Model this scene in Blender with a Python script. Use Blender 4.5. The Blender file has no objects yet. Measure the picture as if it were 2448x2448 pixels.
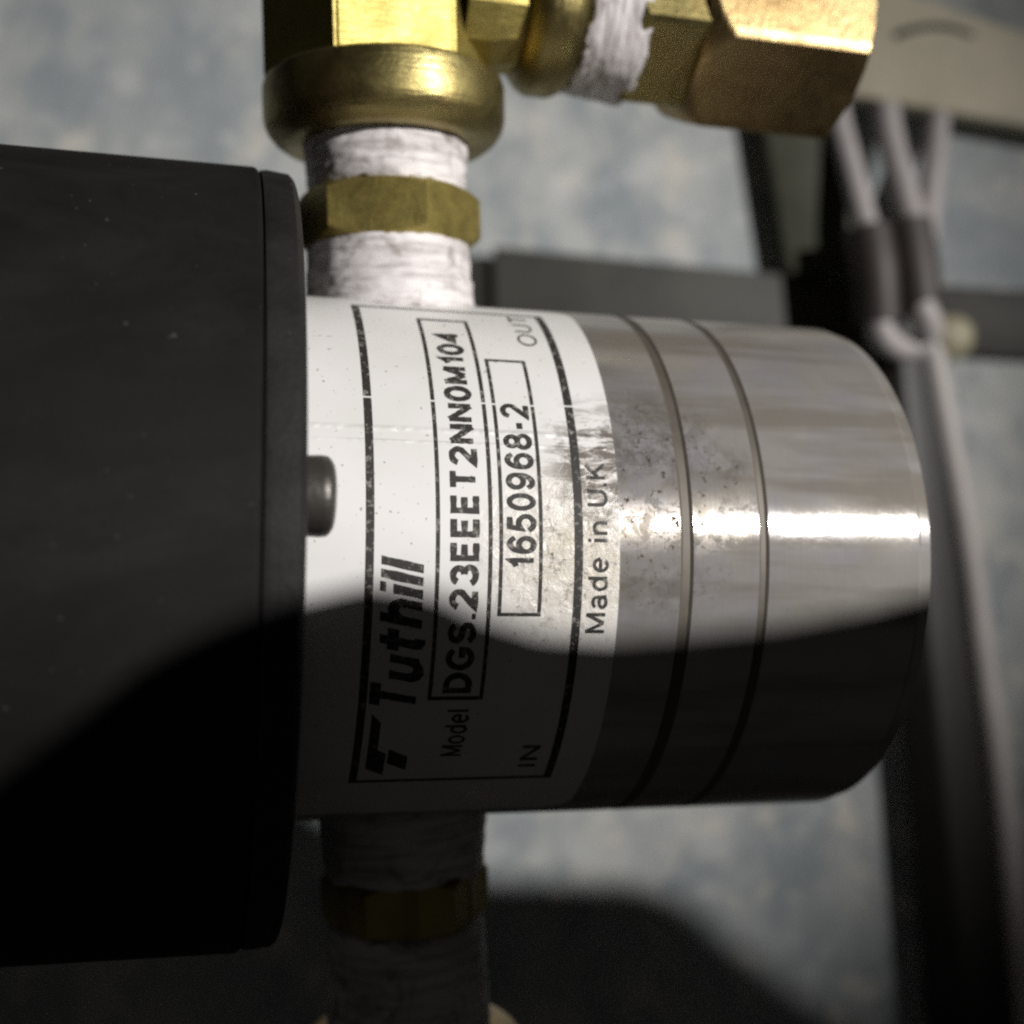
import bpy, bmesh, math, random
from mathutils import Vector, Matrix, noise
random.seed(7)
C = bpy.context.scene
COL = C.collection
S = 0.03                 # pump radius in metres; all shape numbers below are in pump radii
FD = 8.6                 # height of the camera above the floor, in pump radii
R = math.radians

# ------------------------------------------------------------------ camera, world, lamp, exposure
cam_d = bpy.data.cameras.new("camera")
cam = bpy.data.objects.new("camera", cam_d)
COL.objects.link(cam)
cam.location = (0, 0, FD * S)
cam.rotation_euler = (0, 0, 0)
cam_d.sensor_width = 36
cam_d.angle = R(45.3)
cam_d.clip_start = 0.002
cam_d.clip_end = 50
cam_d.dof.use_dof = True
cam_d.dof.focus_distance = 3.95 * S
cam_d.dof.aperture_fstop = 13
C.camera = cam
C.cycles.use_denoising = False      # keeps a little sensor-like grain
C.cycles.sample_clamp_indirect = 1.5
C.cycles.filter_width = 2.3

world = bpy.data.worlds.new("World")
C.world = world
world.use_nodes = True
bg = world.node_tree.nodes["Background"]
bg.inputs[0].default_value = (1.0, 0.93, 0.88, 1)
bg.inputs[1].default_value = 0.016

def W(x, y, z):
    """pump-radius coordinates seen from the camera (z negative = away) to metres in the world"""
    return Vector((x * S, y * S, (FD + z) * S))

lamp_d = bpy.data.lights.new("torch_light", 'SPOT')
lamp_d.energy = 32
lamp_d.color = (1.0, 0.965, 0.92)
lamp_d.shadow_soft_size = 0.16 * S
lamp_d.spot_size = R(27)
lamp_d.spot_blend = 1.0
lamp = bpy.data.objects.new("torch_light", lamp_d)
COL.objects.link(lamp)
lamp.location = W(18.5, 6.5, 11.0)
aim = W(-1.45, 0.55, -7) - lamp.location
lamp.rotation_euler = aim.to_track_quat('-Z', 'Y').to_euler()

C.view_settings.view_transform = 'Standard'
C.view_settings.look = 'None'
C.view_settings.exposure = 0
C.view_settings.gamma = 1

# ------------------------------------------------------------------ materials
class NT:
    def __init__(self, name):
        self.m = bpy.data.materials.new(name)
        self.m.use_nodes = True
        self.t = self.m.node_tree
        self.b = self.t.nodes["Principled BSDF"]
        self.out = self.t.nodes["Material Output"]
    def n(self, typ, **kw):
        nd = self.t.nodes.new(typ)
        for k, v in kw.items():
            setattr(nd, k, v)
        return nd
    def link(self, a, b): self.t.links.new(a, b)
    def coord(self, scale=(1, 1, 1), loc=(0, 0, 0)):
        tc = self.n('ShaderNodeTexCoord'); mp = self.n('ShaderNodeMapping')
        mp.inputs['Scale'].default_value = [s / S for s in scale]
        mp.inputs['Location'].default_value = loc
        self.link(tc.outputs['Object'], mp.inputs[0])
        return mp.outputs[0]
    def noise(self, vec, scale, detail=4, rough=0.55, dist=0.0):
        nd = self.n('ShaderNodeTexNoise')
        nd.inputs['Scale'].default_value = scale
        nd.inputs['Detail'].default_value = detail
        nd.inputs['Roughness'].default_value = rough
        nd.inputs['Distortion'].default_value = dist
        self.link(vec, nd.inputs['Vector'])
        return nd.outputs['Fac']
    def ramp(self, fac, stops, interp='LINEAR'):
        nd = self.n('ShaderNodeValToRGB')
        nd.color_ramp.interpolation = interp
        e = nd.color_ramp.elements
        while len(e) < len(stops): e.new(0.5)
        for i, (p, c) in enumerate(stops):
            e[i].position = p
            e[i].color = (c, c, c, 1) if isinstance(c, (int, float)) else (*c, 1)
        self.link(fac, nd.inputs[0])
        return nd.outputs[0]
    def mix(self, fac, a, b, mode='MIX'):
        nd = self.n('ShaderNodeMix', data_type='RGBA', blend_type=mode)
        for s, v in ((0, fac), (6, a), (7, b)):
            if isinstance(v, (int, float)): nd.inputs[s].default_value = v if s == 0 else (v, v, v, 1)
            elif isinstance(v, tuple): nd.inputs[s].default_value = (*v, 1)
            else: self.link(v, nd.inputs[s])
        return nd.outputs[2]
    def math(self, op, a, b=0.0, clamp=False):
        nd = self.n('ShaderNodeMath', operation=op, use_clamp=clamp)
        for i, v in enumerate((a, b)):
            if isinstance(v, (int, float)): nd.inputs[i].default_value = v
            else: self.link(v, nd.inputs[i])
        return nd.outputs[0]
    def blob(self, vec, c, rad, soft=0.5):
        """1 inside an ellipsoid (centre c, radii rad) fading to 0 at its rim"""
        a = self.n('ShaderNodeVectorMath', operation='SUBTRACT'); self.link(vec, a.inputs[0]); a.inputs[1].default_value = c
        d = self.n('ShaderNodeVectorMath', operation='DIVIDE'); self.link(a.outputs[0], d.inputs[0]); d.inputs[1].default_value = rad
        l = self.n('ShaderNodeVectorMath', operation='LENGTH'); self.link(d.outputs[0], l.inputs[0])
        return self.ramp(l.outputs['Value'], [(1 - soft, 1.0), (1.0, 0.0)])
    def bump(self, h, strength, dist=0.004):
        nd = self.n('ShaderNodeBump')
        nd.inputs['Strength'].default_value = strength
        nd.inputs['Distance'].default_value = dist * S
        self.link(h, nd.inputs['Height'])
        self.link(nd.outputs[0], self.b.inputs['Normal'])
        return nd.outputs[0]
    def set(self, **kw):
        for k, v in kw.items():
            k = k.replace('_', ' ')
            if isinstance(v, (int, float)): self.b.inputs[k].default_value = v
            elif isinstance(v, tuple): self.b.inputs[k].default_value = (*v, 1)
            else: self.link(v, self.b.inputs[k])
        return self

def cylpt(s, t, r=1.0):
    a = R(t)
    return (s, r * math.sin(a), r * math.cos(a))

def mat_floor():
    n = NT("mottled_floor"); v = n.coord()
    big = n.noise(v, 0.5, 4, 0.6, 0.5); mid = n.noise(n.coord((1, 0.75, 1)), 2.0, 6, 0.66, 0.5); fine = n.noise(v, 30, 4, 0.7)
    c = n.ramp(big, [(0.36, (0.315, 0.355, 0.375)), (0.5, (0.445, 0.468, 0.465)), (0.62, (0.57, 0.575, 0.55))])
    c = n.mix(n.ramp(mid, [(0.44, 0.0), (0.61, 0.85)]), c, (0.24, 0.285, 0.315))
    m2 = n.noise(n.coord(loc=(3.7, 9.1, 0)), 2.4, 4, 0.6, 0.4)
    c = n.mix(n.ramp(m2, [(0.57, 0.0), (0.69, 0.85)]), c, (0.70, 0.66, 0.585))
    m3 = n.noise(n.coord(loc=(13.7, 2.1, 0)), 3.5, 5, 0.7, 0.6)
    c = n.mix(n.ramp(m3, [(0.54, 0.0), (0.66, 0.4)]), c, (0.70, 0.71, 0.71))
    c = n.mix(n.ramp(fine, [(0.3, 0.35), (0.7, 0.0)]), c, (0.30, 0.31, 0.33))
    n.set(Base_Color=c, Roughness=0.75); n.bump(fine, 0.3, 0.02)
    return n.m

def mat_label():
    n = NT("white_vinyl_label"); v = n.coord()
    base = n.mix(n.ramp(n.noise(v, 3, 3), [(0.35, 0.0), (0.7, 1.0)]), (0.77, 0.76, 0.765), (0.71, 0.705, 0.695))
    sp = n.noise(v, 26, 5, 0.75, 0.4); sp2 = n.noise(n.coord((1, 3, 3), (2, 5, 1)), 9, 5, 0.7, 0.5)
    reg = n.blob(v, cylpt(0.07, 20), (0.26, 0.30, 0.5), 0.6)
    reg2 = n.blob(v, cylpt(-0.02, 3), (0.40, 0.36, 0.5), 0.8)
    a1 = n.math('MULTIPLY', n.ramp(n.math('ADD', sp2, n.math('MULTIPLY', reg, 0.16)), [(0.54, 0.0), (0.68, 0.9)]), reg)
    a2 = n.math('MULTIPLY', n.ramp(sp, [(0.54, 0.0), (0.64, 0.95)]), n.math('ADD', n.math('MULTIPLY', reg2, 0.9), 0.0))
    pin = n.ramp(n.noise(n.coord(loc=(4, 4, 4)), 55, 2, 0.5), [(0.70, 0.0), (0.74, 0.6)])
    tan = n.math('MULTIPLY', reg2, n.ramp(sp2, [(0.3, 0.35), (0.65, 0.75)]))
    c = n.mix(tan, base, (0.60, 0.53, 0.40))
    c = n.mix(n.math('MAXIMUM', a1, a2), c, (0.085, 0.065, 0.045))
    c = n.mix(pin, c, (0.12, 0.10, 0.08))
    wr = n.noise(n.coord((1, 1, 1)), 18, 5, 0.7, 1.0)
    h = n.math('MULTIPLY', wr, reg2)
    sep = n.n('ShaderNodeSeparateXYZ'); n.link(v, sep.inputs[0])
    for yc, wd, am in ((0.446, 0.012, 1.2), (0.405, 0.007, 0.9)):          # creases pressed in the sheet
        dd = n.math('ABSOLUTE', n.math('SUBTRACT', sep.outputs['Y'], yc))
        h = n.math('ADD', h, n.math('MULTIPLY', n.math('SUBTRACT', 1.0, n.math('DIVIDE', dd, wd), True), n.math('MULTIPLY', am, n.ramp(n.noise(n.coord((1, 1, 1), (0, 2, 0)), 5, 3, 0.6), [(0.38, 0.0), (0.62, 0.6)]))))
    n.set(Base_Color=c, Roughness=0.40, Coat_Weight=0.5, Coat_Roughness=0.30)
    nb = n.bump(h, 0.6, 0.02); n.link(nb, n.b.inputs['Coat Normal'])
    return n.m

def mat_ink():
    n = NT("black_print"); v = n.coord()
    wear = n.ramp(n.noise(v, 45, 4, 0.7), [(0.54, 0.0), (0.68, 0.75)])
    n.set(Base_Color=n.mix(wear, (0.028, 0.026, 0.025), (0.36, 0.34, 0.31)), Roughness=0.6, Specular_IOR_Level=0.35)
    return n.m

def mat_steel():
    n = NT("turned_steel"); v = n.coord()
    ring = n.noise(n.coord((1, 0.02, 0.02)), 120, 3, 0.6)            # lathe marks run round the axis
    ring2 = n.noise(n.coord((1, 0.05, 0.05)), 14, 4, 0.6)
    blotch = n.noise(v, 5, 4, 0.6, 0.5)
    tint = n.noise(n.coord(loc=(7, 2, 5)), 3.2, 3, 0.6, 0.8)
    base = n.mix(blotch, (0.37, 0.352, 0.325), (0.51, 0.492, 0.468))
    base = n.mix(n.ramp(tint, [(0.45, 0.0), (0.65, 0.3)]), base, (0.42, 0.41, 0.52))
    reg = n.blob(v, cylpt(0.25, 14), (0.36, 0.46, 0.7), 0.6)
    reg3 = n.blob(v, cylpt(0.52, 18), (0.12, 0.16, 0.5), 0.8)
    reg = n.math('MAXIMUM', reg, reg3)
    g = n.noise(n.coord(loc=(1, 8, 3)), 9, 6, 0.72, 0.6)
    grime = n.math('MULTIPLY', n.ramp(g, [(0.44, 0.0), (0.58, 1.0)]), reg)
    speck = n.math('MULTIPLY', n.ramp(n.noise(v, 32, 5, 0.75), [(0.54, 0.0), (0.62, 1.0)]), n.math('ADD', reg, 0.03))
    refl_bands = n.ramp(n.noise(n.coord((0.12, 1, 1), (3, 1, 7)), 5.5, 4, 0.6, 0.2), [(0.46, 0.0), (0.60, 0.62)])
    base = n.mix(refl_bands, base, (0.27, 0.24, 0.20))  # bands along the axis: reflections of the surroundings, painted into the base colour
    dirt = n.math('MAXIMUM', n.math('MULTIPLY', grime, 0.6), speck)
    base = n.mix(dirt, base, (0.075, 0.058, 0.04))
    rough = n.mix(blotch, 0.13, 0.19)
    rough = n.mix(dirt, rough, 0.7)
    n.set(Base_Color=base, Metallic=1.0, Roughness=rough, Anisotropic=0.85)
    tg = n.n('ShaderNodeTangent', direction_type='RADIAL', axis='X'); n.link(tg.outputs[0], n.b.inputs['Tangent'])
    n.b.inputs['Anisotropic Rotation'].default_value = 0.25
    hb = n.math('ADD', n.math('MULTIPLY', ring, 0.6), n.math('MULTIPLY', blotch, 0.8))
    nb = n.bump(hb, 0.12, 0.010)
    # dull oxide skin: a second, much broader lobe
    b2 = n.n('ShaderNodeBsdfPrincipled')
    n.link(base, b2.inputs['Base Color']); b2.inputs['Metallic'].default_value = 0.5; b2.inputs['Roughness'].default_value = 0.82
    n.link(nb, b2.inputs['Normal'])
    mx = n.n('ShaderNodeMixShader'); mx.inputs[0].default_value = 0.52
    n.link(n.b.outputs[0], mx.inputs[1]); n.link(b2.outputs[0], mx.inputs[2]); n.link(mx.outputs[0], n.out.inputs[0])
    return n.m

def mat_groove():
    n = NT("grey_brown_groove"); v = n.coord()  # grey-brown, darker than the turned body
    c = n.mix(n.noise(v, 12, 4, 0.6), (0.075, 0.066, 0.055), (0.14, 0.125, 0.105))
    n.set(Base_Color=c, Metallic=0.3, Roughness=0.55)
    return n.m

def mat_brass(name, c1, c2, rough=0.36, tarn=0.35):
    n = NT(name); v = n.coord()
    g = n.noise(v, 7, 5, 0.65, 0.4); f = n.noise(n.coord((8, 1, 1)), 9, 4, 0.6)
    c = n.mix(g, c1, c2)
    c = n.mix(n.ramp(n.noise(v, 3.0, 4, 0.6, 0.5), [(0.48, 0.0), (0.70, tarn)]), c, (0.26, 0.15, 0.06))
    n.set(Base_Color=c, Metallic=1.0, Roughness=n.ramp(g, [(0.3, rough - 0.07), (0.7, rough + 0.1)]))
    n.bump(n.math('ADD', f, g), 0.35, 0.012)
    return n.m

def mat_tape():
    n = NT("thread_seal_tape"); v = n.coord()
    st = n.noise(n.coord((9, 0.9, 0.9)), 3.2, 5, 0.7, 0.25)          # local X is the pipe axis: streaks wind round it
    sm = n.noise(v, 6, 5, 0.7, 0.6)
    c = n.mix(n.ramp(st, [(0.37, 0.85), (0.55, 0.0)]), (0.72, 0.69, 0.70), (0.40, 0.37, 0.37))
    c = n.mix(n.ramp(sm, [(0.52, 0.0), (0.66, 0.8)]), c, (0.20, 0.17, 0.155))
    n.set(Base_Color=c, Roughness=0.5, Specular_IOR_Level=0.4)
    n.bump(n.math('ADD', st, n.math('MULTIPLY', sm, 0.5)), 0.4, 0.02)
    return n.m

def mat_plain(name, c1, c2, rough=0.5, metal=0.0, scale=6.0, bump=0.2, bscale=25, spec=0.5, speck=None):
    n = NT(name); v = n.coord()
    g = n.noise(v, scale, 5, 0.6, 0.3); f = n.noise(v, bscale, 4, 0.65)
    c = n.mix(n.ramp(g, [(0.3, 0.0), (0.7, 1.0)]), c1, c2)
    if speck:
        c = n.mix(n.ramp(n.noise(n.coord(loc=(5, 5, 5)), 36, 2, 0.5), [(0.735, 0.0), (0.775, 0.8)]), c, speck)
        c = n.mix(n.ramp(n.noise(n.coord((0.5, 1, 1), (2, 7, 4)), 2.2, 6, 0.7, 0.8), [(0.50, 0.0), (0.72, 0.10)]), c, speck)
    n.set(Base_Color=c, Roughness=rough, Metallic=metal, Specular_IOR_Level=spec)
    n.bump(f, bump, 0.012)
    return n.m

M = dict(
    floor=mat_floor(), label=mat_label(), ink=mat_ink(), steel=mat_steel(), groove=mat_groove(),
    brass=mat_brass("yellow_brass", (0.46, 0.385, 0.135), (0.36, 0.295, 0.09), 0.50),
    oldbrass=mat_brass("tarnished_brass", (0.34, 0.29, 0.125), (0.26, 0.215, 0.085), 0.40, 0.5),
    pinkbrass=mat_brass("worn_brass", (0.46, 0.335, 0.165), (0.34, 0.24, 0.11), 0.38, 0.55),
    tape=mat_tape(),
    motor=mat_plain("black_coated_casting", (0.0065, 0.006, 0.006), (0.0125, 0.0118, 0.0118), 0.7, 0, 1.6, 0.12, 60, 0.12, (0.07, 0.065, 0.065)),
    flange=mat_plain("black_flange", (0.010, 0.0095, 0.010), (0.022, 0.021, 0.022), 0.6, 0, 5, 0.25, 50, 0.2, (0.11, 0.105, 0.105)),
    screw=mat_plain("dark_screw", (0.06, 0.055, 0.05), (0.09, 0.083, 0.076), 0.38, 0.5, 8, 0.2, 40),
    black=mat_plain("black_paint", (0.018, 0.017, 0.017), (0.040, 0.037, 0.033), 0.6, 0, 3, 0.2, 20, 0.3),
    postblack=mat_plain("dull_black_paint", (0.006, 0.0055, 0.005), (0.012, 0.0105, 0.0095), 0.45, 0, 3, 0.2, 20, 0.4),
    olive=mat_plain("olive_paint", (0.035, 0.037, 0.027), (0.065, 0.067, 0.046), 0.6, 0, 2, 0.2, 20, 0.3),
    rail=mat_plain("dark_steel_rail", (0.028, 0.027, 0.025), (0.048, 0.045, 0.040), 0.6, 0, 2, 0.2, 20, 0.3),
    plate=mat_plain("grey_green_plate", (0.045, 0.048, 0.045), (0.072, 0.071, 0.063), 0.6, 0, 2, 0.2, 20, 0.3),
    beige=mat_plain("beige_paint", (0.40, 0.375, 0.29), (0.50, 0.46, 0.36), 0.6, 0, 2.5, 0.25, 20, 0.3),
    wire=mat_plain("pale_wire_sheath", (0.35, 0.325, 0.33), (0.42, 0.395, 0.395), 0.5, 0, 4, 0.1, 20),
    sleeve=mat_plain("dark_brown_sleeve", (0.030, 0.024, 0.022), (0.045, 0.034, 0.030), 0.55, 0, 4, 0.1, 20),
    conduit=mat_plain("grey_conduit", (0.42, 0.39, 0.385), (0.50, 0.47, 0.46), 0.45, 0, 3, 0.1, 20),
    knob=mat_plain("cream_plastic", (0.34, 0.31, 0.21), (0.40, 0.37, 0.26), 0.5, 0, 3, 0.1, 20),
)

# ------------------------------------------------------------------ object helpers
def props(o, label=None, cat=None, group=None, kind=None):
    for k, v in (('label', label), ('category', cat), ('group', group), ('kind', kind)):
        if v: o[k] = v
    return o

def thing(name, label, cat, mat4, group=None):
    o = bpy.data.objects.new(name, None)
    o.empty_display_size = 0.01
    COL.objects.link(o)
    o.matrix_world = mat4
    return props(o, label, cat, group)

def obj(name, bm, mat, parent=None, smooth=35, loc=None):
    """links a bmesh given in pump radii (local) as ONE mesh object"""
    bmesh.ops.scale(bm, vec=(S, S, S), verts=bm.verts)
    me = bpy.data.meshes.new(name)
    bm.normal_update(); bm.to_mesh(me); bm.free()
    if smooth:
        for p in me.polygons: p.use_smooth = True
        me.set_sharp_from_angle(angle=R(smooth))
    mats = mat if isinstance(mat, (list, tuple)) else [mat]
    for m in mats: me.materials.append(m)
    o = bpy.data.objects.new(name, me)
    COL.objects.link(o)
    if parent: o.parent = parent
    elif loc is not None: o.location = loc
    return o

def frame(origin, x, z):
    x = Vector(x).normalized(); z = Vector(z); z = (z - x * z.dot(x)).normalized(); y = z.cross(x)
    m = Matrix((x, y, z)).transposed().to_4x4()
    m.translation = W(*origin)
    return m

def ring_grid(bm, rings, close=True, mat=None):
    vs = [[bm.verts.new(p) for p in r] for r in rings]
    n = len(rings[0])
    for i in range(len(vs) - 1):
        for j in range(n if close else n - 1):
            k = (j + 1) % n
            f = bm.faces.new((vs[i][j], vs[i][k], vs[i + 1][k], vs[i + 1][j]))
            if mat: f.material_index = mat[i]
    return vs

def lathe(profile, n=128, cap=(True, True), rfun=None, bm=None, org=(0, 0, 0), mat=None):
    """profile [(x, r)] turned round local X; rfun(x, r, t) may change the radius"""
    bm = bm or bmesh.new()
    rings = []
    for x, r in profile:
        ring = []
        for j in range(n):
            t = -2 * math.pi * j / n
            rr = rfun(x, r, t) if rfun else r
            ring.append((org[0] + x, org[1] + rr * math.sin(t), org[2] + rr * math.cos(t)))
        rings.append(ring)
    vs = ring_grid(bm, rings, mat=mat)
    if cap[0]: bm.faces.new(list(reversed(vs[0])))
    if cap[1]: bm.faces.new(vs[-1])
    bmesh.ops.recalc_face_normals(bm, faces=bm.faces)
    return bm

def poly_rfun(sides, apothem, off=0.0):
    step = 2 * math.pi / sides
    def f(x, r, t):
        a = (t - off + step / 2) % step - step / 2
        return min(apothem / math.cos(a), r)
    return f

def nut(x0, x1, sides, ap, off=0.0, ch=0.06, ch1=None, n=None):
    """hex or octagonal nut along X with turned chamfers on both ends"""
    rc = ap / math.cos(math.pi / sides)
    n = n or sides * 20
    lo = ap * 0.97; ch1 = ch1 or ch
    prof = []; K = 9
    for i in range(K + 1): prof.append((x0 + ch * (i / K), lo + (rc + 0.001 - lo) * math.sin(math.pi / 2 * i / K)))
    for i in range(1, 6): prof.append((x0 + ch + (x1 - x0 - ch - ch1) * i / 6, rc + 0.001))
    for i in range(K, -1, -1): prof.append((x1 - ch1 * (i / K), lo + (rc + 0.001 - lo) * math.sin(math.pi / 2 * i / K)))
    return lathe(prof, n, rfun=poly_rfun(sides, ap, off))

def tape_band(x0, x1, r0, r1, seed, fray=0.02, n=160, m=34):
    """seal tape wound round a thread: helical overlaps, wrinkles, frayed ends"""
    bm = bmesh.new(); rings = []
    pts = []
    for i in range(m + 1):
        u = i / m; ring = []
        for j in range(n):
            t = -2 * math.pi * j / n
            fr = fray * noise.noise(Vector((3 * math.cos(t), 3 * math.sin(t), seed + (5 if u > .5 else 0))))
            fr += 0.5 * fray * noise.noise(Vector((11 * math.cos(t), 11 * math.sin(t), seed * 2)))
            x = x0 + (x1 - x0) * u + (fr * (1 - u) if u < .5 else fr * u)
            r = r0 + (r1 - r0) * u
            hel = ((x - x0) / 0.085 + t / (2 * math.pi) + seed * .37) % 1.0
            r += 0.004 * hel
            r += 0.0025 * noise.noise(Vector((x * 14, 2.2 * math.cos(t), 2.2 * math.sin(t) + seed)))
            r += 0.004 * noise.noise(Vector((x * 40, 7 * math.cos(t), 7 * math.sin(t) + seed)))
            if i in (0, m): r -= 0.02
            ring.append((x, r * math.sin(t), r * math.cos(t)))
        rings.append(ring)
    vs = ring_grid(bm, rings)
    bm.faces.new(list(reversed(vs[0]))); bm.faces.new(vs[-1])
    bmesh.ops.recalc_face_normals(bm, faces=bm.faces)
    return bm

def tube(path, r, n=20, rads=None):
    """round bar through camera-space points (pump radii); returns bmesh in coordinates relative to path[0]"""
    bm = bmesh.new(); P = [Vector(p) - Vector(path[0]) for p in path]
    # smooth the path
    if len(P) > 2:
        Q = []
        for i in range(len(P) - 1):
            p0 = P[max(i - 1, 0)]; p1 = P[i]; p2 = P[i + 1]; p3 = P[min(i + 2, len(P) - 1)]
            for k in range(6):
                t = k / 6
                Q.append(0.5 * ((2 * p1) + (p2 - p0) * t + (2 * p0 - 5 * p1 + 4 * p2 - p3) * t * t + (3 * p1 - p0 - 3 * p2 + p3) * t ** 3))
        Q.append(P[-1]); P = Q
    rings = []; up = Vector((0.3, 0.1, 1))
    for i, p in enumerate(P):
        d = (P[min(i + 1, len(P) - 1)] - P[max(i - 1, 0)]).normalized()
        a = up.cross(d).normalized(); b = d.cross(a)
        rr = r if rads is None else rads[0] + (rads[1] - rads[0]) * i / (len(P) - 1)
        rings.append([p + (a * math.cos(2 * math.pi * j / n) + b * math.sin(2 * math.pi * j / n)) * rr for j in range(n)])
    vs = ring_grid(bm, rings)
    bm.faces.new(list(reversed(vs[0]))); bm.faces.new(vs[-1])
    bmesh.ops.recalc_face_normals(bm, faces=bm.faces)
    return bm

def prism(front, back, bev=0.02, seg=2):
    """solid between two matching outlines (camera-space points, pump radii), relative to front[0]"""
    bm = bmesh.new(); o = Vector(front[0])
    f = [bm.verts.new(Vector(p) - o) for p in front]; b = [bm.verts.new(Vector(p) - o) for p in back]
    bm.faces.new(f); bm.faces.new(list(reversed(b)))
    n = len(f)
    for i in range(n):
        k = (i + 1) % n
        bm.faces.new((f[k], f[i], b[i], b[k]))
    bmesh.ops.recalc_face_normals(bm, faces=bm.faces)
    if bev: bmesh.ops.bevel(bm, geom=list(bm.edges), offset=bev, segments=seg, affect='EDGES', profile=0.5)
    return bm

FOC = 1224 / math.tan(R(45.3 / 2))
def at(px, py, depth):
    """point at a given distance below the camera (pump radii)"""
    return Vector(((px - 1224) / FOC * depth, -(py - 1224) / FOC * depth, -depth))

# ------------------------------------------------------------------ floor
bm = bmesh.new()
g = 60
vv = [bm.verts.new(p) for p in ((-g, -g, 0), (g, -g, 0), (g, g, 0), (-g, g, 0))]
bm.faces.new(vv)
props(obj("floor", bm, M['floor'], smooth=0, loc=(0, 0, 0)), "mottled blue grey floor with cream patches", None, None, 'structure')

# ------------------------------------------------------------------ rails and posts lying behind the pump
def bar(name, label, cat, top, drop, mat, bev=0.03, group=None):
    """bar whose upper outline is given; its sides go straight down by drop"""
    back = [Vector(p) + Vector((0, 0, -drop)) for p in top]
    o = obj(name, prism(top, back, bev), mat, smooth=40, loc=W(*top[0]))
    return props(o, label, cat, group)

bar("cross_rail", "dark steel rail running behind the pump to the right edge", "rail",
    [at(900, 600, 8.50), at(2700, 708, 8.50), at(2700, 868, 8.50), at(900, 770, 8.50)], 0.097, M['rail'], 0.02)
bar("mounting_plate", "flat grey green plate lying on the dark rail behind the pump", "plate",
    [at(1178, 588, 8.43), at(1868, 655, 8.43), at(1886, 850, 8.43), at(1185, 850, 8.43)], 0.068, M['plate'], 0.012)
bar("upright_bar", "dark olive bar standing behind the brass nut and pale wires", "bar",
    [at(1815, 230, 8.40), at(1985, 230, 8.40), at(2070, 640, 8.40), at(1884, 655, 8.40)], 0.195, M['olive'], 0.03)
bar("upper_beam", "beige painted beam with a dark crack along its top edge", "beam",
    [at(1900, 205, 8.36), at(1900, -110, 8.36), at(2260, 4, 8.36), at(2700, 160, 8.36), at(2700, 348, 8.36)], 0.20, M['beige'], 0.06)
# crack in the beam: a thin raised bead of old sealant
bm = tube([at(2148, 82, 8.345), at(2175, 72, 8.345), at(2225, 62, 8.345), at(2280, 66, 8.345), at(2330, 84, 8.345)], 0.012, rads=(0.026, 0.008))
beam = bpy.data.objects["upper_beam"]
crk = obj("crack", bm, M['black'], beam)
crk.location = W(*at(2148, 82, 8.345)) - beam.location

# the post: a folded angle whose ridge faces the camera, leaning up towards the bottom of the view
pt = []
for (y, xl, xr, xm, d) in ((700, 2062, 2215, 2140, 8.45), (2700, 2228, 2462, 2340, 8.42)):
    pt.append((at(xl, y, d), at(xm, y, d - 0.10), at(xr, y, d), at((xl + xr) / 2, y, d + 0.14)))
bm = prism(pt[0], pt[1], 0.045, 4)
props(obj("angle_post", bm, M['postblack'], smooth=15, loc=W(*pt[0][0])), "black folded steel post passing behind the round pump end", "post")
path = [at(2190, 640, 8.5), at(2232, 870, 8.5), at(2311, 1300, 8.5), at(2350, 1590, 8.5), at(2394, 1900, 8.5), at(2450, 2448, 8.5), at(2475, 2700, 8.5)]
props(obj("conduit", tube(path, 0.095), M['conduit'], smooth=60, loc=W(*path[0])), "thin pale grey conduit running beside the black post", "conduit")

# ------------------------------------------------------------------ wires hanging over the rail
def wire(label, path, r, sleeve=None, tip=None):
    o = obj("wire", tube(path, r), M['wire'], smooth=60, loc=W(*path[0]))
    props(o, label, "wire", "pale wires by the beam")
    if sleeve:
        c = obj("sleeve", tube(sleeve, 0, rads=(sleeve_r[0], sleeve_r[1])), M['sleeve'], o, smooth=60)
        c.location = W(*sleeve[0]) - o.location
    if tip:
        c = obj("ferrule", tube(tip, r * 1.05), M['wire'], o, smooth=60)
        c.location = W(*tip[0]) - o.location
    return o
sleeve_r = (0.165, 0.155)
wire("pale wire nearest the brass nut, ending in a dark sleeve",
     [at(1992, 190, 8.50), at(2003, 285, 8.40), at(2034, 400, 8.30), at(2060, 500, 8.22), at(2080, 575, 8.18)], 0.082,
     [at(2074, 552, 8.16), at(2092, 650, 8.12), at(2100, 770, 8.14)], [at(2098, 745, 8.08), at(2112, 800, 8.10), at(2150, 832, 8.16), at(2205, 826, 8.2)])
wire("middle pale wire joining its neighbour above a dark sleeve",
     [at(2112, 215, 8.50), at(2128, 330, 8.40), at(2160, 450, 8.28), at(2186, 548, 8.2)], 0.092,
     [at(2168, 535, 8.16), at(2186, 650, 8.12), at(2198, 752, 8.12)], [at(2200, 730, 8.05), at(2214, 760, 8.05), at(2222, 800, 8.12)])
wire("straight pale wire farthest from the brass nut",
     [at(2243, 235, 8.50), at(2238, 330, 8.42), at(2226, 450, 8.32), at(2212, 580, 8.25)], 0.082)
# cream plug at the wire ends
pk = thing("wire_connector", "blurred cream wire connector lying on the dark rail", "connector", frame(at(2095, 808, 8.54), (1, 0, 0), (0, 0, 1)))
obj("shell", lathe([(0.34, 0.09), (0.38, 0.14), (0.46, 0.16), (0.58, 0.15), (0.64, 0.10), (0.66, 0.05)], 40), M['knob'], pk, 50)
obj("neck", lathe([(-0.1, 0.07), (0.05, 0.08), (0.2, 0.075), (0.36, 0.088)], 32), M['wire'], pk, 50)

# ------------------------------------------------------------------ pump frame
A = Vector((0, -0.19195, -4.98091))
ax = Vector((0.9705306, -0.02440428, -0.239739)); vv_ = Vector((0.02369216, 0.99970217, -0.0058524)); wv = Vector((0.23981042, 0, 0.97081974))
PF = frame(A, ax, wv)

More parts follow.
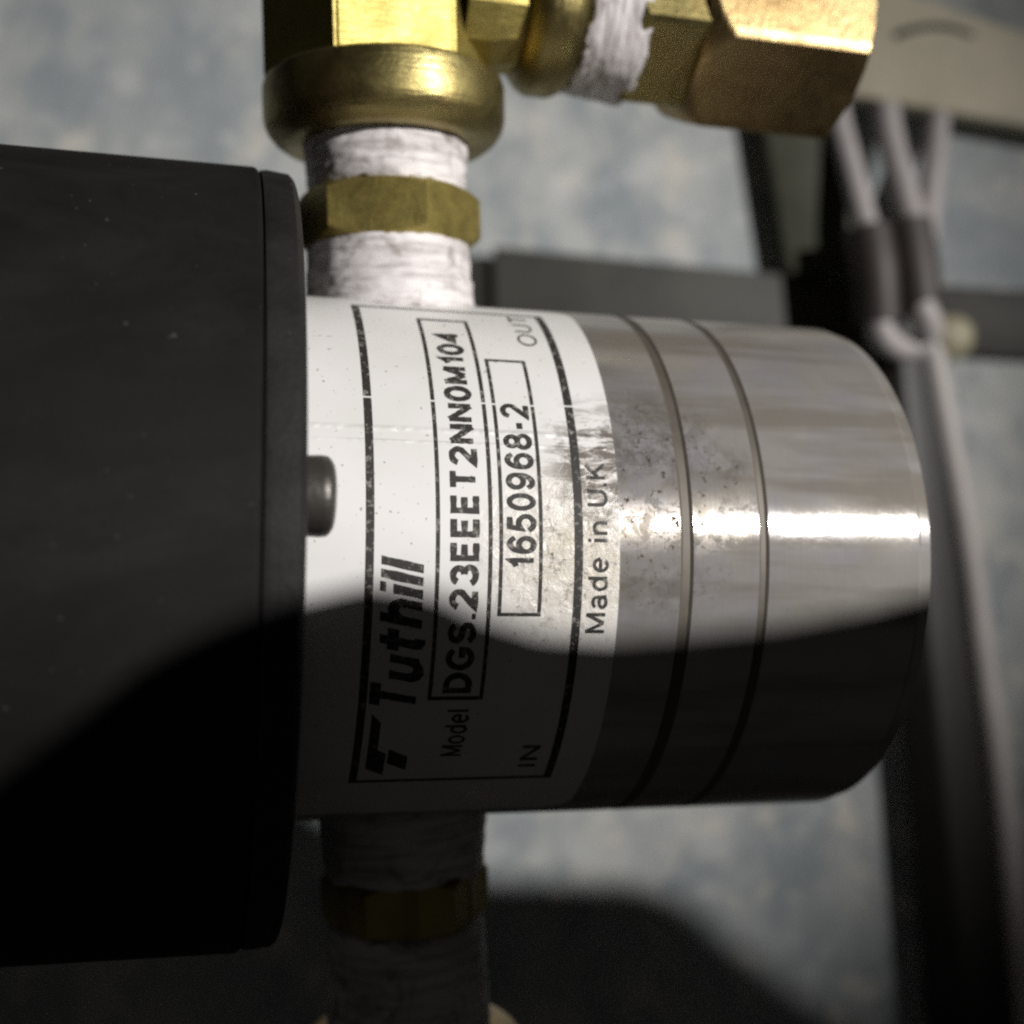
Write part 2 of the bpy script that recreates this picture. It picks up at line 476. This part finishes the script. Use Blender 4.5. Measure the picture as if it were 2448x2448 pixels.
# ------------------------------------------------------------------ motor
motor = thing("pump_motor", "large black cylindrical motor housing at the left edge", "motor", PF)
obj("housing", lathe([(-6.0, 1.40), (-6.0, 1.445), (-1.078, 1.445), (-1.066, 1.441), (-1.058, 1.43), (-1.058, 1.2)], 220), M['motor'], motor, 30)
obj("flange", lathe([(-1.056, 1.1), (-1.056, 1.425), (-1.051, 1.435), (-1.03, 1.438), (-0.955, 1.430), (-0.940, 1.416), (-0.934, 1.402), (-0.933, 1.39), (-0.933, 0.9)], 220), M['flange'], motor, 30)
sc = obj("cap_screw", lathe([(-0.95, 0.118), (-0.885, 0.121), (-0.865, 0.119), (-0.855, 0.111), (-0.846, 0.097), (-0.842, 0.08), (-0.840, 0.055), (-0.875, 0.05), (-0.875, 0.0)], 48, org=(0, 1.225 * math.sin(R(10.2)), 1.225 * math.cos(R(10.2)))), M['screw'], motor, 50)

# ------------------------------------------------------------------ pump
pump = thing("gear_pump", "steel cylindrical pump with white printed label and ringed grooves", "pump", PF)
prof = [(-0.94, 0.9), (-0.94, 1.0)]
def run(a, b, r, k):
    for i in range(k + 1): prof.append((a + (b - a) * i / k, r))
run(-0.93, 0.333, 1.0, 6)
g0 = len(prof) - 1
prof += [(0.336, 0.998), (0.343, 0.994), (0.368, 0.994), (0.375, 0.998)]
g1 = len(prof)
run(0.379, 0.618, 1.0, 4)
h0 = len(prof) - 1
prof += [(0.619, 0.998), (0.625, 0.9945), (0.643, 0.9945), (0.649, 0.998)]
h1 = len(prof)
run(0.654, 1.225, 1.0, 6)
prof += [(1.232, 0.994), (1.240, 0.990), (1.280, 0.984), (1.290, 0.955), (1.290, 0.5), (1.288, 0.02)]
mats = [0] * (len(prof) - 1)
for i in range(g0, g1): mats[i] = 1
for i in range(h0, h1): mats[i] = 1
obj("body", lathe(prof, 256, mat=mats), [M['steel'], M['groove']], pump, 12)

# label: thin sheet wrapped round the body, rounded corners at its free edge
def wrap(s, t, r): return (s, r * math.sin(R(t)), r * math.cos(R(t)))
L0, L1, T0, T1 = -0.932, 0.117, -64.0, 73.5
bm = bmesh.new(); ns, nt = 60, 150; cr = 0.10
grid = []; low = []
for i in range(nt + 1):
    t = T0 + (T1 - T0) * i / nt
    arc = min(abs(t - T0), abs(T1 - t)) * math.pi / 180
    e = L1
    if arc < cr: e = L1 - (cr - math.sqrt(max(cr * cr - (cr - arc) ** 2, 0)))
    grid.append([wrap(L0 + (e - L0) * j / ns, t, 1.0035) for j in range(ns + 1)])
vs = ring_grid(bm, grid, close=False)
bd = [e for e in bm.edges if e.is_boundary]
ext = bmesh.ops.extrude_edge_only(bm, edges=bd)
for v in [x for x in ext['geom'] if isinstance(x, bmesh.types.BMVert)]:
    q = math.hypot(v.co.y, v.co.z); v.co.y *= 0.9985 / q; v.co.z *= 0.9985 / q
bmesh.ops.recalc_face_normals(bm, faces=bm.faces)
label = obj("label", bm, M['label'], pump, 40)

RI = 1.0050
def cyl_rect(bm, s0, s1, t0, t1):
    n = max(1, int(abs(t1 - t0) / 1.0)); k = 1
    vs = ring_grid(bm, [[wrap(s0, t0 + (t1 - t0) * i / n, RI), wrap(s1, t0 + (t1 - t0) * i / n, RI)] for i in range(n + 1)], close=False)
def box_lines(s0, s1, t0, t1, wl, wr, we, gap=None):
    """rectangle outline: left and right rules of width wl, wr, end rules of width we (degrees)"""
    bm = bmesh.new()
    spans = [(t0, t1)] if gap is None else [(t0, gap - 0.22), (gap + 0.22, t1)]
    for a, b in spans:
        cyl_rect(bm, s0, s0 + wl, a, b); cyl_rect(bm, s1 - wr, s1, a, b)
    cyl_rect(bm, s0 + wl, s1 - wr, t0, t0 + we); cyl_rect(bm, s0 + wl, s1 - wr, t1 - we, t1)
    bmesh.ops.recalc_face_normals(bm, faces=bm.faces)
    return bm
obj("border_line", box_lines(-0.720, -0.010, -47.6, 66.8, 0.026, 0.028, 0.8, 33.2), M['ink'], label, 0)
obj("border_line", box_lines(-0.497, -0.313, -25.4, 60.3, 0.0125, 0.0125, 0.75, 33.0), M['ink'], label, 0)
obj("border_line", box_lines(-0.290, -0.146, -8.6, 45.2, 0.0115, 0.0115, 0.65, 32.9), M['ink'], label, 0)

def arc(cx, cy, rx, ry, a0, a1, n=14):
    return [(cx + rx * math.cos(R(a0 + (a1 - a0) * i / n)), cy + ry * math.sin(R(a0 + (a1 - a0) * i / n))) for i in range(n + 1)]
def oval(cx, cy, rx, ry): return arc(cx, cy, rx, ry, 90, 450, 28)
GLYPH = {   # centre lines of the strokes, cap height 1
    'D': (.60, [[(0, 0), (0, 1), (.24, 1)] + arc(.24, .5, .36, .5, 80, -80) + [(.24, 0), (0, 0)]]),
    'G': (.68, [arc(.36, .5, .36, .5, 38, 325, 24) + [(.66, .43), (.38, .43)]]),
    'S': (.58, [arc(.29, .75, .26, .25, 15, 250) + arc(.29, .25, .29, .25, 70, -165)]),
    '2': (.54, [arc(.27, .71, .26, .29, 170, -30) + [(0, 0), (.55, 0)]]),
    '3': (.54, [arc(.26, .75, .24, .25, 165, -80), arc(.26, .26, .28, .26, 80, -165)]),
    'E': (.52, [[(.53, 0), (0, 0), (0, 1), (.53, 1)], [(0, .52), (.48, .52)]]),
    'T': (.60, [[(0, 1), (.6, 1)], [(.3, 1), (.3, 0)]]),
    'N': (.58, [[(0, 0), (0, 1)], [(0, 1), (.58, 0)], [(.58, 0), (.58, 1)]]),
    '0': (.52, [oval(.26, .5, .26, .5)]),
    'M': (.70, [[(0, 0), (0, 1)], [(0, 1), (.35, .06)], [(.35, .06), (.70, 1)], [(.70, 1), (.70, 0)]]),
    '1': (.26, [[(0, .72), (.14, .80), (.24, 1), (.24, 0)]]),
    '4': (.56, [[(.42, 0), (.42, 1), (0, .27), (.56, .27)]]),
    '5': (.54, [[(.50, 1), (.11, 1), (.03, .50)] + arc(.26, .31, .28, .32, 125, -160)]),
    '6': (.54, [oval(.27, .31, .26, .31), arc(.31, .45, .30, .55, 185, 40)]),
    '9': (.54, [oval(.27, .69, .26, .31), arc(.23, .55, .30, .55, 5, -140)]),
    '8': (.54, [oval(.27, .76, .22, .24), oval(.27, .26, .27, .26)]),
    '-': (.28, [[(0, .36), (.28, .36)]]),
    '.': (.02, [[(.01, -.065), (.01, .085)]]),
    'a': (.46, [arc(.23, .49, .20, .21, 160, 0) + [(.44, .12), (.47, 0)], oval(.22, .18, .21, .18)]),
    'd': (.46, [oval(.22, .34, .22, .34), [(.45, 0), (.45, 1)]]),
    'e': (.48, [[(.02, .36), (.48, .36)], arc(.25, .34, .24, .35, 4, 315, 22)]),
    'I': (.02, [[(.01, 0), (.01, 1)]]),
    'i': (.02, [[(.01, 0), (.01, .70)], [(.01, .88), (.01, 1.02)]]),
    'n': (.42, [[(0, 0), (0, .70)], arc(.21, .42, .21, .27, 175, 0) + [(.42, 0)]]),
    'U': (.56, [[(0, 1), (0, .3)] + arc(.28, .29, .28, .29, 180, 360) + [(.56, 1)]]),
    'K': (.58, [[(0, 0), (0, 1)], [(.54, 1), (0, .36)], [(.20, .58), (.58, 0)]]),
    'u': (.42, [[(0, .70), (0, .25)] + arc(.21, .25, .21, .25, 180, 355) + [(.42, .3)], [(.42, .70), (.42, 0)]]),
    't': (.40, [[(.15, .98), (.15, .16)] + arc(.29, .15, .14, .14, 180, 280), [(-.07, .66), (.44, .66)]]),
    'h': (.42, [[(0, 0), (0, 1)], arc(.21, .42, .21, .27, 175, 0) + [(.42, 0)]]),
    'l': (.02, [[(.01, 0), (.01, 1)]]),
    'O': (.72, [oval(.36, .5, .36, .5)]),
    'o': (.48, [oval(.24, .35, .24, .34)]),
    ' ': (.18, []),
}
def lettering(text, s_base, cap, t_a, t_b, w=0.16, shear=0.0, gap=0.13):
    """print running up the label: baseline at s_base, capitals cap tall towards -s, from angle t_a to t_b; w = stroke width / cap"""
    rr = random.Random(len(text))
    adv = [GLYPH[c][0] + w for c in text]
    total = sum(adv) + gap * (len(text) - 1)
    kx = R(t_b - t_a) / total                       # arc length of one unit
    bm = bmesh.new(); x = w / 2; h = w / 2
    lift = 0.0
    for c, a_ in zip(text, adv):
        for line in GLYPH[c][1]:
            P = [Vector((px, h + py * (1 - w))) for px, py in line]
            # subdivide long pieces so that they follow the curve
            Q = [P[0]]
            for p in P[1:]:
                k = max(1, int((p - Q[-1]).length / 0.12)); q0 = Q[-1].copy()
                for i in range(1, k + 1): Q.append(q0.lerp(p, i / k))
            closed = (Q[0] - Q[-1]).length < 1e-4
            rows = []
            for i, p in enumerate(Q):
                a0 = Q[i - 1] if i else (Q[-2] if closed else p)
                a1 = Q[i + 1] if i < len(Q) - 1 else (Q[1] if closed else p)
                d0 = (p - a0).normalized() if (p - a0).length > 1e-6 else (a1 - p).normalized()
                d1 = (a1 - p).normalized() if (a1 - p).length > 1e-6 else d0
                d = (d0 + d1); d = d.normalized() if d.length > 1e-5 else d1
                nrm = Vector((-d.y, d.x))
                m = 1 / max(0.5, nrm.dot(Vector((-d1.y, d1.x))))
                wob = 1 + 0.10 * (rr.random() - .5) * (2.2 if w > .2 else 1)
                rows.append((p + nrm * h * m * wob, p - nrm * h * m * wob))
            lift = (lift + 0.00012) % 0.0006           # crossing strokes never share one plane
            grid = []
            for l, r_ in rows:
                g_ = []
                for q in (l, r_):
                    xx = (x + q.x + shear * q.y) * kx
                    g_.append(wrap(s_base - q.y * cap, t_a + math.degrees(xx), RI + lift))
                grid.append(g_)
            ring_grid(bm, grid, close=False)
        x += a_ + gap
    for f in bm.faces:
        f.normal_update(); c_ = f.calc_center_median()
        if f.normal.dot(Vector((0, c_.y, c_.z))) < 0: f.normal_flip()
    return obj("lettering", bm, M['ink'], label, 0)

lettering("DGS.23EEET2NN0M104", -0.356, 0.094, -23.9, 54.2, 0.215, gap=0.10)
lettering("1650968-2", -0.167, 0.098, 0.2, 33.2, 0.19, gap=0.12)
lettering("Made in U.K", 0.079, 0.074, -11.8, 20.8, 0.14, gap=0.14)
lettering("Tuthill", -0.517, 0.170, -28.8, 0.6, 0.21, shear=0.26, gap=0.07)
lettering("OUT", -0.078, 0.070, 50.6, 65.2, 0.10, gap=0.16)
lettering("IN", -0.078, 0.070, -43.5, -37.0, 0.12, gap=0.2)
lettering("Model", -0.350, 0.080, -39.5, -27.6, 0.13, gap=0.13)
# emblem before the maker's name: slanted strokes
bm = bmesh.new()
for (ta, tb, sa, sb) in ((-45, -38.5, -0.672, -0.610), (-39.5, -30.5, -0.672, -0.640), (-43.5, -39.5, -0.602, -0.535)):
    n = 8; sl = 2.2
    ring_grid(bm, [[wrap(sa, ta + (tb - ta) * i / n + sl, RI), wrap(sb, ta + (tb - ta) * i / n, RI)] for i in range(n + 1)], close=False)
bmesh.ops.recalc_face_normals(bm, faces=bm.faces)
obj("emblem", bm, M['ink'], label, 0)

# ------------------------------------------------------------------ pipe fittings through the pump's ports
O = A + ax * -0.472
gdir = Vector((-0.0254, 1.0, 0.012)).normalized()
FT = frame(O, gdir, (0.03, 0, 1))               # local X runs up the picture, local Z faces the camera
FB = frame(O, -gdir, (0.10, 0, 1))

def nipple(label, F, kind, seed):
    t = thing("pipe_nipple", label, "pipe fitting", F, "threaded pipe nipples in the pump ports")
    obj("pipe", lathe([(0.9, 0.29), (2.0, 0.29)], 64), M['oldbrass'], t, 40)
    obj("seal_tape", tape_band(0.93, 1.232, 0.335, 0.312, seed, 0.022), M['tape'], t, 60)
    obj("hex_nut", nut(1.218, 1.432, 6, 0.318 - 0.03 * kind, R(3), 0.04), M['brass'], t, 25)
    obj("seal_tape", tape_band(1.418, 1.66 + 0.26 * kind, 0.305, 0.325, seed + 4, 0.025), M['tape'], t, 60)
    return t
nipple("brass nipple wrapped in white tape above the pump, brightly lit", FT, 0, 1.3)
nipple("brass nipple wrapped in tape below the pump, deep in shadow", FB, 1, 6.1)

# upper elbow: octagonal brass body with a round collar
el = thing("elbow_fitting", "bright yellow brass elbow with flat faces and a round collar", "elbow", FT, "brass elbows on the nipples")
collar = [(1.615, 0.30), (1.615, 0.380), (1.622, 0.405), (1.645, 0.437), (1.675, 0.461), (1.70, 0.470), (1.725, 0.474), (1.835, 0.474), (1.855, 0.468), (1.868, 0.452), (1.872, 0.43), (1.872, 0.3)]
obj("collar", lathe(collar, 128), M['oldbrass'], el, 30)
def bar_block(x0, x1, pts, bev=0.012):
    """bar of a given cross-section (right, towards camera) along the fitting axis"""
    bm = bmesh.new(); n = len(pts)
    ring_grid(bm, [[(x, -p[0], p[1]) for p in pts] for x in (x0, x1)])
    bm.verts.ensure_lookup_table()
    bm.faces.new([bm.verts[i] for i in range(n)]); bm.faces.new([bm.verts[n + i] for i in range(n)])
    bmesh.ops.recalc_face_normals(bm, faces=bm.faces)
    bmesh.ops.bevel(bm, geom=list(bm.edges), offset=bev, segments=2, affect='EDGES')
    return bm
elbow_pts = [(-0.455, -0.20), (-0.450, 0.14), (-0.140, 0.425), (0.285, 0.235), (0.41, -0.02), (0.36, -0.30), (0.0, -0.44), (-0.36, -0.34)]
obj("body", bar_block(1.86, 2.85, elbow_pts), M['brass'], el, 30)

# branch running right from the elbow
BO = O + gdir * 2.27
BF = frame(BO, ax, (0, 0, 1))
def bx(px, py=60):
    """distance along the branch that shows at column px"""
    lo, hi = -1.0, 4.0
    for _ in range(40):
        m = (lo + hi) / 2; P = BO + ax * m
        if 1224 + FOC * P.x / -P.z < px: lo = m
        else: hi = m
    return lo
# the elbow's outlet shares the elbow's Empty: convert the branch frame into it
def into(F_from, F_to, bm):
    m = F_to.inverted() @ F_from
    m2 = m.copy(); m2.translation = m.translation / S
    bmesh.ops.transform(bm, matrix=m2, verts=bm.verts)
    return bm
bm = lathe([(0.30, 0.33), (0.42, 0.325), (bx(1190), 0.30), (bx(1235), 0.285), (bx(1300), 0.285)], 14)
obj("outlet", into(BF, FT, bm), M['brass'], el, 20)

ad = thing("adapter_fitting", "olive brass adapter with white tape between elbow and large nut", "pipe fitting", BF)
obj("bead", lathe([(bx(1228), 0.27), (bx(1240), 0.315), (bx(1258), 0.350), (bx(1275), 0.365), (bx(1325), 0.366), (bx(1345), 0.35), (bx(1368), 0.31), (bx(1385), 0.27)], 96), M['oldbrass'], ad, 30)
obj("seal_tape", tape_band(bx(1362), bx(1500), 0.335, 0.362, 9.4, 0.03), M['tape'], ad, 60)
obj("hex_nut", nut(bx(1470), bx(1668), 6, 0.335, R(8), 0.03), M['oldbrass'], ad, 25)
obj("pipe", lathe([(bx(1300), 0.19), (bx(1760), 0.19)], 48), M['oldbrass'], ad, 40)

nu = thing("coupling_nut", "large brass hex nut with bright face and dark underside", "nut", BF)
obj("body", nut(bx(1618), bx(1985), 6, 0.385, R(4), 0.13, ch1=0.045), M['pinkbrass'], nu, 25)
obj("pipe_end", lathe([(bx(1975), 0.24), (bx(2015), 0.24), (bx(2021), 0.22)], 48), M['oldbrass'], nu, 40)

# lower elbow, mostly out of the light
e2 = thing("elbow_fitting", "brass collar glinting at the bottom edge under the lower nipple", "elbow", FB, "brass elbows on the nipples")
obj("collar", lathe([(x + 0.27, r) for x, r in collar], 128), M['pinkbrass'], e2, 30)
obj("body", bar_block(2.13, 3.1, [(-p[0], p[1]) for p in elbow_pts]), M['brass'], e2, 30)

# ------------------------------------------------------------------ the photographer's phone and grip, out of view, outline shaped to cast the shade
out = [(2.2, -3.0), (2.2, -1.5), (2.6, -0.10), (3.05, 0.50), (3.41, 0.90), (3.51, 1.01), (3.61, 1.11), (3.74, 1.21), (3.85, 1.30), (3.98, 1.37), (4.12, 1.43), (4.25, 1.475), (4.37, 1.505), (4.55, 1.55), (4.75, 1.54), (4.88, 1.505),
       (5.09, 1.475), (5.33, 1.48), (5.62, 1.515), (5.89, 1.555), (6.16, 1.61), (6.5, 1.70), (7.0, 1.80), (7.3, 1.80), (7.6, 1.60), (7.9, 1.45), (8.67, 1.42), (8.80, 1.38), (8.92, 1.31), (9.03, 1.20), (9.28, 1.01), (9.6, 0.78), (10.2, 0.2), (10.2, -3.0)]
f = [Vector((x, y, 0.05)) for x, y in out]; b = [Vector((x, y, 0.30)) for x, y in out]
props(obj("phone", prism(f, b, 0.02), M['black'], smooth=30, loc=W(*f[0])), "dark phone held over the pump, throwing its shadow on it", "phone")
